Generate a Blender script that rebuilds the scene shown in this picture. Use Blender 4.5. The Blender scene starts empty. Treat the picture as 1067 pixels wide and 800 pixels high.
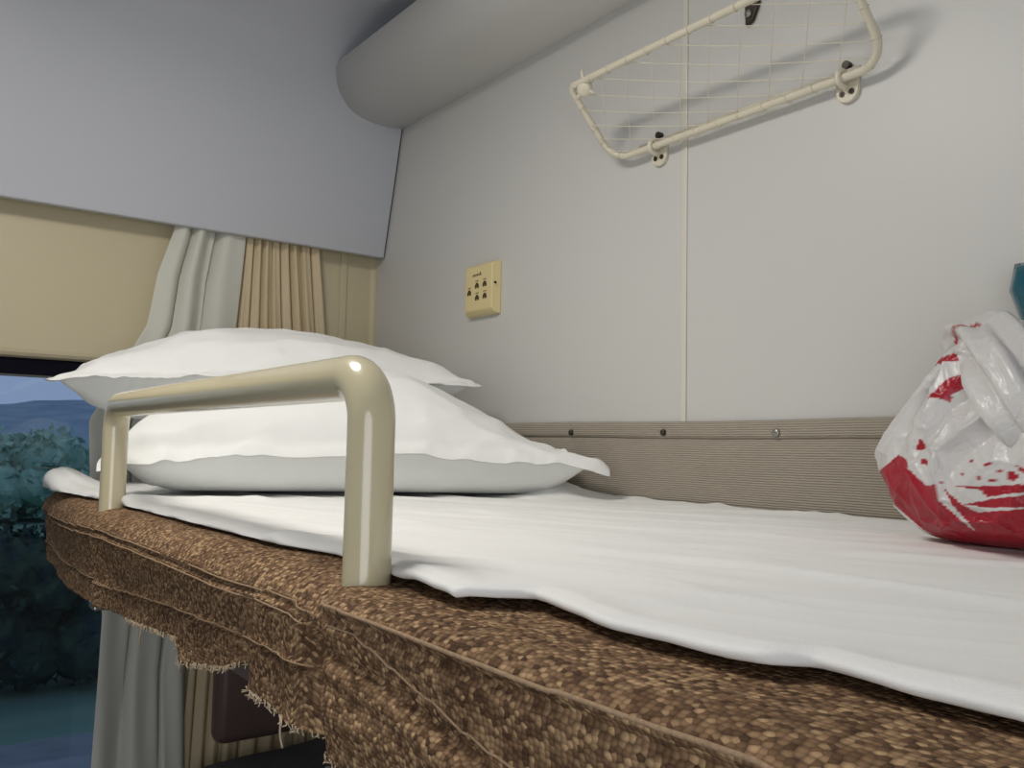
import bpy, bmesh, math, random
import numpy as np
from mathutils import Vector, Matrix, noise

random.seed(7)
np.random.seed(7)
S = bpy.context.scene
C = S.collection

# ------------------------------------------------------------------ camera
R = np.array([[0.8018161, -0.0588199, -0.5946689],
              [-0.5972520, -0.0463800, -0.8007115],
              [0.0195170, 0.9971906, -0.0723186]])
CAM = np.array([-.845, -1.59, 1.568])
F = 915.0
cd = bpy.data.cameras.new('camera')
cam = bpy.data.objects.new('camera', cd)
C.objects.link(cam)
cd.sensor_fit = 'HORIZONTAL'
cd.sensor_width = 36
cd.lens = F / 1067 * 36
cd.clip_start = .01
cd.clip_end = 3000
cam.matrix_world = Matrix([list(R[i]) + [CAM[i]] for i in range(3)] + [[0, 0, 0, 1]])
S.camera = cam


def at(ax, val, x, y):
    """point of the photograph's pixel on the plane axis=val (used to measure the place)"""
    d = R @ np.array([x - 533.5, -(y - 400), -F])
    t = (val - CAM[ax]) / d[ax]
    return CAM + t * d


# ------------------------------------------------------------------ world, light, exposure
S.view_settings.view_transform = 'Standard'
S.view_settings.look = 'None'
S.view_settings.gamma = 1
S.view_settings.use_curve_mapping = False
S.view_settings.exposure = 0.09
w = bpy.data.worlds.new('dusk')
S.world = w
w.use_nodes = True
bg = w.node_tree.nodes['Background']
bg.inputs[0].default_value = (.36, .46, .70, 1)
bg.inputs[1].default_value = .8


def area(name, loc, target, size, power, col, shape='DISK'):
    l = bpy.data.lights.new(name, 'AREA')
    l.shape = shape
    l.size = size
    l.energy = power
    l.color = col
    o = bpy.data.objects.new(name, l)
    C.objects.link(o)
    o.location = loc
    o.rotation_euler = (Vector(target) - Vector(loc)).to_track_quat('-Z', 'Y').to_euler()
    return o


LAMP = (-.80, -.82)
area('ceiling_lamp_light', (LAMP[0], LAMP[1], 2.28), (LAMP[0], LAMP[1], 0), .34, 4.9, (1, .95, .88))
area('door_side_fill', (-1.45, -2.1, 1.5), (-.4, -.7, 1.6), .9, 6.5, (.95, .97, 1.0))  # unseen fill added to brighten the duct and the mattress front


# ------------------------------------------------------------------ materials
def mat(name, col, rough=.6, metal=0, spec=.5, var=0, vscale=20, bump=0, bscale=200, coat=0, detail=3):
    m = bpy.data.materials.new(name)
    m.use_nodes = True
    nt = m.node_tree
    b = nt.nodes['Principled BSDF']
    b.inputs['Base Color'].default_value = (*col, 1)
    b.inputs['Roughness'].default_value = rough
    b.inputs['Metallic'].default_value = metal
    b.inputs['Specular IOR Level'].default_value = spec
    b.inputs['Coat Weight'].default_value = coat
    tc = nt.nodes.new('ShaderNodeTexCoord')
    if var:
        n = nt.nodes.new('ShaderNodeTexNoise')
        n.inputs['Scale'].default_value = vscale
        n.inputs['Detail'].default_value = detail
        nt.links.new(tc.outputs['Object'], n.inputs['Vector'])
        mx = nt.nodes.new('ShaderNodeMix')
        mx.data_type = 'RGBA'
        mx.inputs['A'].default_value = (*[c * (1 - var) for c in col], 1)
        mx.inputs['B'].default_value = (*[min(1, c * (1 + var)) for c in col], 1)
        nt.links.new(n.outputs['Fac'], mx.inputs['Factor'])
        nt.links.new(mx.outputs['Result'], b.inputs['Base Color'])
    if bump:
        n = nt.nodes.new('ShaderNodeTexNoise')
        n.inputs['Scale'].default_value = bscale
        n.inputs['Detail'].default_value = 4
        nt.links.new(tc.outputs['Object'], n.inputs['Vector'])
        bp = nt.nodes.new('ShaderNodeBump')
        bp.inputs['Strength'].default_value = bump
        bp.inputs['Distance'].default_value = .001
        nt.links.new(n.outputs['Fac'], bp.inputs['Height'])
        nt.links.new(bp.outputs['Normal'], b.inputs['Normal'])
    return m


def nodes(m):
    nt = m.node_tree
    return nt, nt.nodes, nt.links, nt.nodes['Principled BSDF']


M = {}
M['wall'] = mat('white_laminate_panel', (.60, .597, .575), .42, var=.02, vscale=3, bump=.08, bscale=60)
M['wallw'] = mat('cream_tan_panel', (.60, .53, .36), .45, var=.02, vscale=4)
M['cover'] = mat('daylight_tinted_white_panel', (.57, .59, .645), .38, var=.015, vscale=3)  # white plastic, with bluish daylight put into its base colour
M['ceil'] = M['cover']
M['duct'] = mat('white_duct_cover', (.84, .835, .82), .4, var=.015, vscale=4)
M['dark'] = mat('dark_gap', (.02, .02, .025), .8)
M['gasket'] = mat('black_rubber', (.006, .006, .012), .9, spec=.1)
M['bead'] = mat('ivory_bead', (.66, .64, .56), .35)
M['cream'] = mat('cream_enamel', (.60, .54, .36), .24, coat=.6, var=.03, vscale=30)
M['rack'] = mat('ivory_coated_wire', (.70, .65, .52), .35, var=.04, vscale=60)
M['cotton'] = mat('white_cotton', (.84, .85, .83), .85, spec=.2, var=.02, vscale=12, bump=.25, bscale=900)
M['sheet'] = mat('white_sheet', (.86, .865, .85), .85, spec=.2, var=.02, vscale=9, bump=.25, bscale=900)
M['curtw'] = mat('white_curtain_cloth', (.84, .84, .77), .85, spec=.2, bump=.3, bscale=700)
M['curty'] = mat('yellow_curtain_cloth', (.86, .75, .52), .8, spec=.2, bump=.3, bscale=700)
M['floor'] = mat('grey_floor_vinyl', (.22, .21, .20), .5, var=.1)
M['board'] = mat('grey_brown_board', (.12, .095, .085), .6)
M['brownpad'] = mat('dark_brown_leatherette', (.10, .065, .06), .4, bump=.3, bscale=300)
M['quilt'] = mat('dark_grey_quilt', (.12, .115, .13), .9, var=.15, bump=.4, bscale=80)
M['steel'] = mat('grey_steel', (.35, .34, .32), .35, metal=.8)
M['screw'] = mat('dark_screw', (.06, .05, .04), .4, metal=.6)
M['print'] = mat('brown_print', (.07, .045, .02), .6)
M['box'] = mat('yellow_cream_plastic', (.74, .62, .33), .35, var=.02)
M['teal'] = mat('teal_plastic_film', (.003, .085, .12), .22, var=.3, vscale=25, coat=.5)
M['lampd'] = mat('lamp_diffuser', (.9, .88, .8), .5)
M['lampd'].node_tree.nodes['Principled BSDF'].inputs['Emission Color'].default_value = (1, .93, .84, 1)
M['lampd'].node_tree.nodes['Principled BSDF'].inputs['Emission Strength'].default_value = 3

# soft creases of slept-on cotton
for k, sc, ds in (('cotton', 16, .010), ('sheet', 9, .006)):
    nt, N, L, b = nodes(M[k])
    old = [n for n in N if n.type == 'BUMP'][0]
    tc = N.new('ShaderNodeTexCoord')
    mp = N.new('ShaderNodeMapping')
    mp.inputs['Rotation'].default_value = (0, 0, .6)
    mp.inputs['Scale'].default_value = (1.7, .7, 1) if k == 'cotton' else (1.2, .8, 1)
    nz = N.new('ShaderNodeTexNoise')
    nz.noise_type = 'RIDGED_MULTIFRACTAL'
    nz.inputs['Scale'].default_value = sc
    nz.inputs['Detail'].default_value = 4
    nz.inputs['Distortion'].default_value = .5
    bp = N.new('ShaderNodeBump')
    bp.inputs['Strength'].default_value = .22
    bp.inputs['Distance'].default_value = ds
    L.new(tc.outputs['Object'], mp.inputs[0])
    L.new(mp.outputs[0], nz.inputs['Vector'])
    L.new(nz.outputs['Fac'], bp.inputs['Height'])
    L.new(bp.outputs[0], old.inputs['Normal'])

# cloth lets a little light through
for k in ('curtw', 'curty'):
    nt, N, L, b = nodes(M[k])
    tr = N.new('ShaderNodeBsdfTranslucent')
    tr.inputs[0].default_value = (.85, .83, .75, 1) if k == 'curtw' else (.8, .6, .35, 1)
    ms = N.new('ShaderNodeMixShader')
    ms.inputs[0].default_value = .3
    out = [n for n in N if n.type == 'OUTPUT_MATERIAL'][0]
    L.new(b.outputs[0], ms.inputs[1])
    L.new(tr.outputs[0], ms.inputs[2])
    L.new(ms.outputs[0], out.inputs[0])

# glass
m = bpy.data.materials.new('window_glass')
m.use_nodes = True
nt = m.node_tree
nt.nodes.clear()
out = nt.nodes.new('ShaderNodeOutputMaterial')
gl = nt.nodes.new('ShaderNodeBsdfGlossy')
gl.inputs['Roughness'].default_value = .03
tp = nt.nodes.new('ShaderNodeBsdfTransparent')
tp.inputs[0].default_value = (.82, .86, .88, 1)
fr = nt.nodes.new('ShaderNodeFresnel')
fr.inputs[0].default_value = 1.5
ms = nt.nodes.new('ShaderNodeMixShader')
nt.links.new(fr.outputs[0], ms.inputs[0])
nt.links.new(tp.outputs[0], ms.inputs[1])
nt.links.new(gl.outputs[0], ms.inputs[2])
nt.links.new(ms.outputs[0], out.inputs[0])
M['glass'] = m


def tweed():
    m = mat('brown_tweed', (.2, .13, .08), .9, spec=.15)
    nt, N, L, b = nodes(m)
    uv = N.new('ShaderNodeUVMap')
    uv.uv_map = 'weave'
    # slight wobble of the yarns
    nz = N.new('ShaderNodeTexNoise')
    nz.inputs['Scale'].default_value = 90
    L.new(uv.outputs[0], nz.inputs['Vector'])
    ad = N.new('ShaderNodeVectorMath')
    ad.operation = 'MULTIPLY_ADD'
    L.new(nz.outputs['Color'], ad.inputs[0])
    ad.inputs[1].default_value = (.0014, .0014, 0)
    L.new(uv.outputs[0], ad.inputs[2])
    vo = N.new('ShaderNodeTexVoronoi')
    vo.voronoi_dimensions = '2D'
    vo.inputs['Scale'].default_value = 400
    vo.inputs['Randomness'].default_value = .62
    L.new(ad.outputs[0], vo.inputs['Vector'])
    sp = N.new('ShaderNodeSeparateColor')
    L.new(vo.outputs['Color'], sp.inputs[0])
    big = N.new('ShaderNodeTexNoise')
    big.inputs['Scale'].default_value = 16
    big.inputs['Detail'].default_value = 5
    L.new(uv.outputs[0], big.inputs['Vector'])
    mm = N.new('ShaderNodeMath')
    mm.operation = 'MULTIPLY_ADD'
    L.new(big.outputs['Fac'], mm.inputs[0])
    mm.inputs[1].default_value = .5
    mm.inputs[2].default_value = -.25
    m2 = N.new('ShaderNodeMath')
    m2.operation = 'ADD'
    L.new(sp.outputs[0], m2.inputs[0])
    L.new(mm.outputs[0], m2.inputs[1])
    cr = N.new('ShaderNodeValToRGB')
    e = cr.color_ramp.elements
    e[0].position = 0
    e[0].color = (.09, .050, .028, 1)
    e[1].position = 1
    e[1].color = (.54, .36, .20, 1)
    for p, c in ((.3, (.18, .105, .058)), (.55, (.25, .152, .085)), (.8, (.35, .225, .125))):
        x = e.new(p)
        x.color = (*c, 1)
    L.new(m2.outputs[0], cr.inputs[0])
    gap = N.new('ShaderNodeMapRange')          # dark spaces between the nubs of yarn
    gap.inputs['From Min'].default_value = .25
    gap.inputs['From Max'].default_value = .75
    gap.inputs['To Min'].default_value = 1
    gap.inputs['To Max'].default_value = .38
    L.new(vo.outputs['Distance'], gap.inputs['Value'])
    mg = N.new('ShaderNodeMix')
    mg.data_type = 'RGBA'
    mg.inputs['A'].default_value = (.03, .018, .012, 1)
    L.new(gap.outputs[0], mg.inputs['Factor'])
    L.new(cr.outputs[0], mg.inputs['B'])
    L.new(mg.outputs['Result'], b.inputs['Base Color'])
    inv = N.new('ShaderNodeMath')
    inv.operation = 'SUBTRACT'
    inv.inputs[0].default_value = 1
    L.new(vo.outputs['Distance'], inv.inputs[1])
    bp = N.new('ShaderNodeBump')
    bp.inputs['Strength'].default_value = .75
    bp.inputs['Distance'].default_value = .0012
    L.new(inv.outputs[0], bp.inputs['Height'])
    L.new(bp.outputs[0], b.inputs['Normal'])
    return m


M['tweed'] = tweed()
M['piping'] = mat('light_brown_cord', (.36, .25, .16), .9, spec=.15, var=.4, vscale=400, bump=.8, bscale=500)
M['thread'] = mat('pale_frayed_thread', (.50, .40, .28), .9, spec=.1)


def ribbed():
    m = mat('beige_ribbed_cloth', (.34, .29, .23), .9, spec=.15)
    nt, N, L, b = nodes(m)
    uv = N.new('ShaderNodeUVMap')
    uv.uv_map = 'weave'
    wv = N.new('ShaderNodeTexWave')
    wv.wave_type = 'BANDS'
    wv.bands_direction = 'Y'
    wv.inputs['Scale'].default_value = 115
    wv.inputs['Distortion'].default_value = .6
    wv.inputs['Detail'].default_value = 2
    L.new(uv.outputs[0], wv.inputs['Vector'])
    mp = N.new('ShaderNodeMapping')
    mp.inputs['Scale'].default_value = (60, 700, 1)
    L.new(uv.outputs[0], mp.inputs[0])
    nz = N.new('ShaderNodeTexNoise')
    nz.inputs['Scale'].default_value = 1
    nz.inputs['Detail'].default_value = 4
    L.new(mp.outputs[0], nz.inputs['Vector'])
    ml = N.new('ShaderNodeMath')
    ml.operation = 'MULTIPLY_ADD'
    L.new(nz.outputs['Fac'], ml.inputs[0])
    ml.inputs[1].default_value = .5
    L.new(wv.outputs['Fac'], ml.inputs[2])
    cr = N.new('ShaderNodeValToRGB')
    cr.color_ramp.elements[0].position = .2
    cr.color_ramp.elements[0].color = (.21, .182, .15, 1)
    cr.color_ramp.elements[1].position = 1.2 / 1.4
    cr.color_ramp.elements[1].color = (.41, .365, .30, 1)
    L.new(ml.outputs[0], cr.inputs[0])
    L.new(cr.outputs[0], b.inputs['Base Color'])
    bp = N.new('ShaderNodeBump')
    bp.inputs['Strength'].default_value = .5
    bp.inputs['Distance'].default_value = .001
    L.new(wv.outputs['Fac'], bp.inputs['Height'])
    L.new(bp.outputs[0], b.inputs['Normal'])
    return m


M['ribbed'] = ribbed()


# ------------------------------------------------------------------ helpers
def obj(name, bm, material, parent=None, smooth=True, recalc=True):
    me = bpy.data.meshes.new(name)
    if recalc:
        bmesh.ops.recalc_face_normals(bm, faces=bm.faces)
    bm.to_mesh(me)
    bm.free()
    if smooth:
        for p in me.polygons:
            p.use_smooth = True
    ms = material if isinstance(material, (list, tuple)) else [material]
    for x in ms:
        me.materials.append(x)
    o = bpy.data.objects.new(name, me)
    C.objects.link(o)
    if parent:
        o.parent = parent
        o.matrix_parent_inverse = Matrix.Translation(-parent.location) if parent.type == 'EMPTY' or True else None
        o.matrix_parent_inverse = parent.matrix_basis.inverted()
    return o


def thing(name, label, cat, loc=(0, 0, 0), group=None):
    o = bpy.data.objects.new(name, None)
    C.objects.link(o)
    o.location = loc
    o.empty_display_size = .05
    o['label'] = label
    o['category'] = cat
    if group:
        o['group'] = group
    return o


def tag(o, label, cat, group=None, kind=None):
    o['label'] = label
    o['category'] = cat
    if group:
        o['group'] = group
    if kind:
        o['kind'] = kind
    return o


def struct(name, bm, m, parent=None, smooth=False):
    o = obj(name, bm, m, parent, smooth)
    if not parent:
        o['kind'] = 'structure'
    return o


def box(bm, a, b, bevel=0, seg=2):
    r = bmesh.ops.create_cube(bm, size=1)
    vs = r['verts']
    for v in vs:
        for i in range(3):
            v.co[i] = a[i] if v.co[i] < 0 else b[i]
    if bevel:
        es = list({e for v in vs for e in v.link_edges})
        bmesh.ops.bevel(bm, geom=es, offset=bevel, segments=seg, profile=.5, affect='EDGES')


def grid(bm, P, uv=None, closed_u=False):
    """P: array (n,m,3) -> quads; uv (n,m,2) goes to layer 'weave'"""
    n, m = P.shape[:2]
    V = [[bm.verts.new(P[i, j]) for j in range(m)] for i in range(n)]
    lay = bm.loops.layers.uv.get('weave') or bm.loops.layers.uv.new('weave')
    for i in range(n if closed_u else n - 1):
        for j in range(m - 1):
            i2 = (i + 1) % n
            f = bm.faces.new((V[i][j], V[i2][j], V[i2][j + 1], V[i][j + 1]))
            if uv is not None:
                for l, (a, c) in zip(f.loops, ((i, j), (i2, j), (i2, j + 1), (i, j + 1))):
                    l[lay].uv = uv[a, c]
    return V


def smooth_path(pts, n=8, closed=False):
    """Catmull-Rom through the points"""
    P = [Vector(p) for p in pts]
    out = []
    k = len(P)
    rng = range(k if closed else k - 1)
    for i in rng:
        if closed:
            a, b, c, d = P[(i - 1) % k], P[i], P[(i + 1) % k], P[(i + 2) % k]
        else:
            a, b, c, d = P[max(i - 1, 0)], P[i], P[i + 1], P[min(i + 2, k - 1)]
        for s in range(n):
            t = s / n
            out.append(.5 * ((2 * b) + (c - a) * t + (2 * a - 5 * b + 4 * c - d) * t * t + (3 * b - a - 3 * c + d) * t ** 3))
    if not closed:
        out.append(P[-1])
    return out


def fillet(pts, rad, seg=8, closed=False):
    """polyline with rounded corners"""
    P = [Vector(p) for p in pts]
    k = len(P)
    out = []
    for i in range(k):
        if not closed and i in (0, k - 1):
            out.append(P[i])
            continue
        a, b, c = P[(i - 1) % k], P[i], P[(i + 1) % k]
        u = (a - b).normalized()
        v = (c - b).normalized()
        if u.dot(v) < -.9999:
            out.append(b)
            continue
        ang = u.angle(v)
        r = rad[i] if isinstance(rad, (list, tuple)) else rad
        d = min(r / math.tan(ang / 2), (a - b).length * .49, (c - b).length * .49)
        rr = d * math.tan(ang / 2)
        cen = b + (u + v).normalized() * (rr / math.sin(ang / 2))
        s0 = b + u * d - cen
        s1 = b + v * d - cen
        th = s0.angle(s1)
        for s in range(seg + 1):
            t = s / seg
            out.append(cen + (s0 * math.sin((1 - t) * th) + s1 * math.sin(t * th)) / math.sin(th))
    return out


def tube(bm, pts, r, seg=12, closed=False, caps=True):
    P = [Vector(p) for p in pts]
    n = len(P)
    rs = r if isinstance(r, (list, tuple)) else [r] * n
    rings = []
    up = None
    for i in range(n):
        if closed:
            t = (P[(i + 1) % n] - P[i - 1]).normalized()
        else:
            t = (P[min(i + 1, n - 1)] - P[max(i - 1, 0)]).normalized()
        if up is None:
            up = Vector((0, 0, 1)) if abs(t.z) < .9 else Vector((1, 0, 0))
        a = (up - t * up.dot(t)).normalized()
        b = t.cross(a)
        up = a
        rings.append([bm.verts.new(P[i] + (a * math.cos(2 * math.pi * k / seg) + b * math.sin(2 * math.pi * k / seg)) * rs[i]) for k in range(seg)])
    for i in range(n if closed else n - 1):
        A, B = rings[i], rings[(i + 1) % n]
        for k in range(seg):
            bm.faces.new((A[k], A[(k + 1) % seg], B[(k + 1) % seg], B[k]))
    if caps and not closed:
        bm.faces.new(rings[0][::-1])
        bm.faces.new(rings[-1])
    return rings


def cyl(bm, a, b, r, seg=20, bevel=0):
    tube(bm, [a, b], r, seg)


def extrude_profile(bm, prof, y0, y1, axis=1, n=1):
    """prof: list of (p,q) in the plane normal to axis, closed polygon, extruded"""
    def mk(p, t):
        if axis == 1:
            return (p[0], t, p[1])
        if axis == 0:
            return (t, p[0], p[1])
        return (p[0], p[1], t)
    A = [bm.verts.new(mk(p, y0)) for p in prof]
    B = [bm.verts.new(mk(p, y1)) for p in prof]
    k = len(prof)
    for i in range(k):
        bm.faces.new((A[i], A[(i + 1) % k], B[(i + 1) % k], B[i]))
    bm.faces.new(A[::-1])
    bm.faces.new(B)


def mod(o, kind, **kw):
    m = o.modifiers.new(kind.lower(), kind)
    for k, v in kw.items():
        setattr(m, k, v)
    return m


def fb(x, y, z=0, o=3):
    s, a, f = 0, 1, 1
    for _ in range(o):
        s += a * noise.noise((x * f, y * f, z * f + 7.3 * _))
        a *= .5
        f *= 2
    return s


def sstep(a, b, x):
    t = max(0, min(1, (x - a) / (b - a)))
    return t * t * (3 - 2 * t)


# ------------------------------------------------------------------ room shell
WY = .035          # face of the window wall
YB, XL = -2.45, -1.95
CEILZ = 2.35
bm = bmesh.new()
box(bm, (0, YB, 0), (.03, WY, 2.42))
struct('wall_right', bm, M['wall'])
bm = bmesh.new()
box(bm, (XL - .03, YB, 0), (XL, WY, 2.42))
struct('wall_left', bm, M['wall'])
bm = bmesh.new()
box(bm, (XL - .03, YB - .03, 0), (.03, YB, 2.42))
struct('wall_back', bm, M['wall'])
bm = bmesh.new()
box(bm, (XL - .03, YB - .03, -.04), (.03, WY + .08, 0))
struct('floor', bm, M['floor'])

# window wall with an opening
WX0, WX1, WZ0, WZ1 = -1.6, -.36, .78, 1.70
bm = bmesh.new()
box(bm, (XL, WY, 0), (.03, WY + .07, WZ0))
box(bm, (XL, WY, WZ0), (WX0, WY + .07, WZ1))
box(bm, (WX1, WY, WZ0), (.03, WY + .07, WZ1))
box(bm, (XL, WY, WZ1 + .014), (.03, WY + .07, 2.42))
# rounded lip over the opening
extrude_profile(bm, [(WY, WZ1 + .014), (WY + .0008, WZ1 + .008), (WY + .004, WZ1 + .003), (WY + .011, WZ1), (WY + .07, WZ1), (WY + .07, WZ1 + .014)], XL, .03, axis=0)
bmesh.ops.remove_doubles(bm, verts=bm.verts, dist=1e-5)
struct('wall_window', bm, M['wallw'])

# coved corner between the partition and the window wall
bm = bmesh.new()
rc = .012
prof = [(0.0, WY)] + [(-rc + rc * math.cos(t), WY - rc + rc * math.sin(t)) for t in np.linspace(0, math.pi / 2, 10)]
prof = [(p[0], p[1]) for p in prof]
extrude_profile(bm, prof, 0, 2.2, axis=2)
struct('trim_1', bm, M['wallw'], smooth=False)
# batten on the tan wall
bm = bmesh.new()
bx = at(1, WY, 357, 310)[0]
box(bm, (bx - .007, WY - .004, 1.2), (bx + .007, WY, 2.2), .0015)
struct('trim_2', bm, M['wallw'])
# vertical bead over the joint of the partition panels
bm = bmesh.new()
sy = at(0, 0, 714, 215)[1]
box(bm, (-.0022, sy - .0042, 1.0), (0, sy + .0042, 2.3), .001)
struct('trim_3', bm, M['bead'])

# ceiling
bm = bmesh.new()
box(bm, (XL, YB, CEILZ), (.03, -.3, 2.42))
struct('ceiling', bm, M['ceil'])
# sloped end cover above the window, curving into the ceiling
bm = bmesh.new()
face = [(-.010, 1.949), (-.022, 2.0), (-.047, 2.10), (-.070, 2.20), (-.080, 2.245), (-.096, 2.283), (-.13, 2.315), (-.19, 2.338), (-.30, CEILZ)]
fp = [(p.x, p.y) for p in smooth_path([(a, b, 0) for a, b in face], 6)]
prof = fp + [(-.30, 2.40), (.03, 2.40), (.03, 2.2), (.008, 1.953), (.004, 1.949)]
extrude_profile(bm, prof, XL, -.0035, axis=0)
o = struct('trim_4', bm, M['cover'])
mod(o, 'BEVEL', width=.002, segments=2, limit_method='ANGLE', angle_limit=.9)
o.data.polygons.foreach_set('use_smooth', [len(p.vertices) == 4 for p in o.data.polygons])
# dark gap strip between cover and partition
bm = bmesh.new()
extrude_profile(bm, [(a + .004, b + .002) for a, b in fp if b < 2.22] + [(.02, 2.2), (.02, 1.953)], -.0036, -.0002, axis=0)
struct('trim_5', bm, M['dark'])
# air duct cover along the ceiling
bm = bmesh.new()
dp = [(-.0, 2.2035), (-.004, 2.2015), (-.04, 2.1975), (-.08, 2.200), (-.118, 2.212), (-.146, 2.240), (-.159, 2.270), (-.160, 2.287)]
dpp = [(p.x, p.y) for p in smooth_path([(a, b, 0) for a, b in dp], 5)]
prof = dpp + [(-.154, 2.290), (-.05, 2.29), (0, 2.29)]
extrude_profile(bm, prof, YB, -.05, axis=1)
o = struct('trim_6', bm, M['duct'])
o.data.polygons.foreach_set('use_smooth', [len(p.vertices) == 4 for p in o.data.polygons])

# window
bm = bmesh.new()
g0 = WY + .012
def ring(bm, x0, x1, z0, z1, w, y0, y1, bev=0):
    box(bm, (x0, y0, z1 - w), (x1, y1, z1), bev)
    box(bm, (x0, y0, z0), (x1, y1, z0 + w), bev)
    box(bm, (x0, y0, z0 + w), (x0 + w, y1, z1 - w), bev)
    box(bm, (x1 - w, y0, z0 + w), (x1, y1, z1 - w), bev)
ring(bm, WX0, WX1, WZ0, WZ1, .026, WY + .014, WY + .055)
wf = struct('window_1', bm, M['gasket'])
bm = bmesh.new()
ring(bm, WX0 + .026, WX1 - .026, WZ0 + .026, WZ1 - .026, .003, WY + .034, WY + .05)
obj('window_frame', bm, M['steel'], wf, False)
bm = bmesh.new()
box(bm, (WX0 + .02, WY + .04, WZ0 + .02), (WX1 - .02, WY + .046, WZ1 - .02))
obj('window_pane', bm, M['glass'], wf, False)

# ceiling lamp (above the aisle)
lt = thing('ceiling_lamp', 'round white ceiling lamp above the aisle between the berths', 'lamp', (LAMP[0], LAMP[1], CEILZ))
bm = bmesh.new()
tube(bm, [(LAMP[0], LAMP[1], CEILZ), (LAMP[0], LAMP[1], CEILZ - .015)], [.20, .195], 48)
obj('lamp_base', bm, M['duct'], lt)
bm = bmesh.new()
tube(bm, [(LAMP[0], LAMP[1], CEILZ - .015), (LAMP[0], LAMP[1], CEILZ - .03), (LAMP[0], LAMP[1], CEILZ - .045), (LAMP[0], LAMP[1], CEILZ - .052)], [.185, .18, .15, .08], 48)
obj('lamp_shade', bm, M['lampd'], lt)

# ------------------------------------------------------------------ outside the window
bm = bmesh.new()
nx, ny = 2, 60
def gm(name, c0, c1, sc, sx):
    m = mat(name, c0, 1, spec=0)
    nt, N, L, b = nodes(m)
    tc = N.new('ShaderNodeTexCoord')
    mp = N.new('ShaderNodeMapping')
    mp.inputs['Scale'].default_value = sx
    nz = N.new('ShaderNodeTexNoise')
    nz.inputs['Scale'].default_value = sc
    nz.inputs['Detail'].default_value = 6
    cr = N.new('ShaderNodeValToRGB')
    cr.color_ramp.elements[0].position = .35
    cr.color_ramp.elements[1].position = .65
    cr.color_ramp.elements[0].color = (*c0, 1)
    cr.color_ramp.elements[1].color = (*c1, 1)
    L.new(tc.outputs['Object'], mp.inputs[0])
    L.new(mp.outputs[0], nz.inputs[0])
    L.new(nz.outputs['Fac'], cr.inputs[0])
    L.new(cr.outputs[0], b.inputs['Base Color'])
    return m
M['field'] = gm('dusky_grass', (.10, .17, .15), (.20, .31, .22), .5, (.15, 1, 1))
M['path'] = gm('pale_gravel', (.16, .18, .19), (.24, .26, .28), 3, (.4, 1, 1))
M['hill'] = gm('haze_tinted_wooded_hill', (.22, .30, .36), (.34, .42, .46), .05, (1, 1, 2))  # blue dusk haze of the distance mixed into the hill colours
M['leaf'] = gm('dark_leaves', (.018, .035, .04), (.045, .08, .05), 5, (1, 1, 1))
M['leafg'] = gm('green_leaves', (.20, .38, .30), (.38, .55, .42), 2, (1, 1, 1))
GZ = -1.2
bm = bmesh.new()
box(bm, (-600, 7.6, GZ - .5), (300, 900, GZ))
struct('ground', bm, M['field'])
bm = bmesh.new()
box(bm, (-80, .6, GZ - .5), (40, 7.6, GZ + .01))
o = struct('ground_path', bm, M['path'])
bm = bmesh.new()
pts = []
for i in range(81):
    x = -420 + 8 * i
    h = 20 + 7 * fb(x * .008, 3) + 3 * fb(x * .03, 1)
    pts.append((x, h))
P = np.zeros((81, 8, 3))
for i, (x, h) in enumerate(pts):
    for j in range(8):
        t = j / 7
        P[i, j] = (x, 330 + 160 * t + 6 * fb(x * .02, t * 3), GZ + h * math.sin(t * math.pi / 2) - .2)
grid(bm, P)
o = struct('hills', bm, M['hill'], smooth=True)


def foliage(name, cx, cy, rx, ry, h, m, seed, leaf=.16, n=900):
    rnd = random.Random(seed)
    bm = bmesh.new()
    blobs = [(cx + rnd.uniform(-rx, rx) * .62, cy + rnd.uniform(-ry, ry) * .5, GZ + h * rnd.uniform(.22, .76), h * rnd.uniform(.2, .30)) for _ in range(26)]
    for _ in range(n):
        bx_, by_, bz_, br = rnd.choice(blobs)
        d = Vector((rnd.gauss(0, 1), rnd.gauss(0, 1), rnd.gauss(0, 1))).normalized() * br * rnd.uniform(.75, 1.05)
        p = Vector((bx_, by_, max(bz_ + d.z, GZ + .1))) + Vector((d.x * 1.1, d.y, 0))
        u = Vector((rnd.gauss(0, 1), rnd.gauss(0, 1), rnd.gauss(0, 1))).normalized() * leaf
        v = u.cross(Vector((rnd.gauss(0, 1), rnd.gauss(0, 1), rnd.gauss(0, 1)))).normalized() * leaf * .6
        bm.faces.new([bm.verts.new(p - u), bm.verts.new(p + v), bm.verts.new(p + u), bm.verts.new(p - v)])
    for bx_, by_, bz_, br in blobs:
        r = bmesh.ops.create_icosphere(bm, subdivisions=2, radius=br * .8)
        for v in r['verts']:
            v.co = Vector((bx_, by_, bz_)) + Vector((v.co.x * 1.1, v.co.y, v.co.z))
    box(bm, (cx - .08, cy - .08, GZ), (cx + .08, cy + .08, GZ + h * .5))
    return obj(name, bm, m, smooth=False, recalc=False)


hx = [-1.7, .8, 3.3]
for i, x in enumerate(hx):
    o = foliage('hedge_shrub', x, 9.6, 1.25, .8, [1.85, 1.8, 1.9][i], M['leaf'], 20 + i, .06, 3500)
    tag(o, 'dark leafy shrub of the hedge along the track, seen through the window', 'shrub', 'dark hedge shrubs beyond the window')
for i, x in enumerate([-3, 3.5, 10, 17]):
    o = foliage('tree', x, 30 + 2 * (i % 2), 2.8, 2, [3.2, 3.5, 3.2, 3.6][i], M['leafg'], 40 + i, .18, 3000)
    tag(o, 'distant green tree in the field beyond the dark hedge', 'tree', 'green trees in the field beyond the window')

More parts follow.
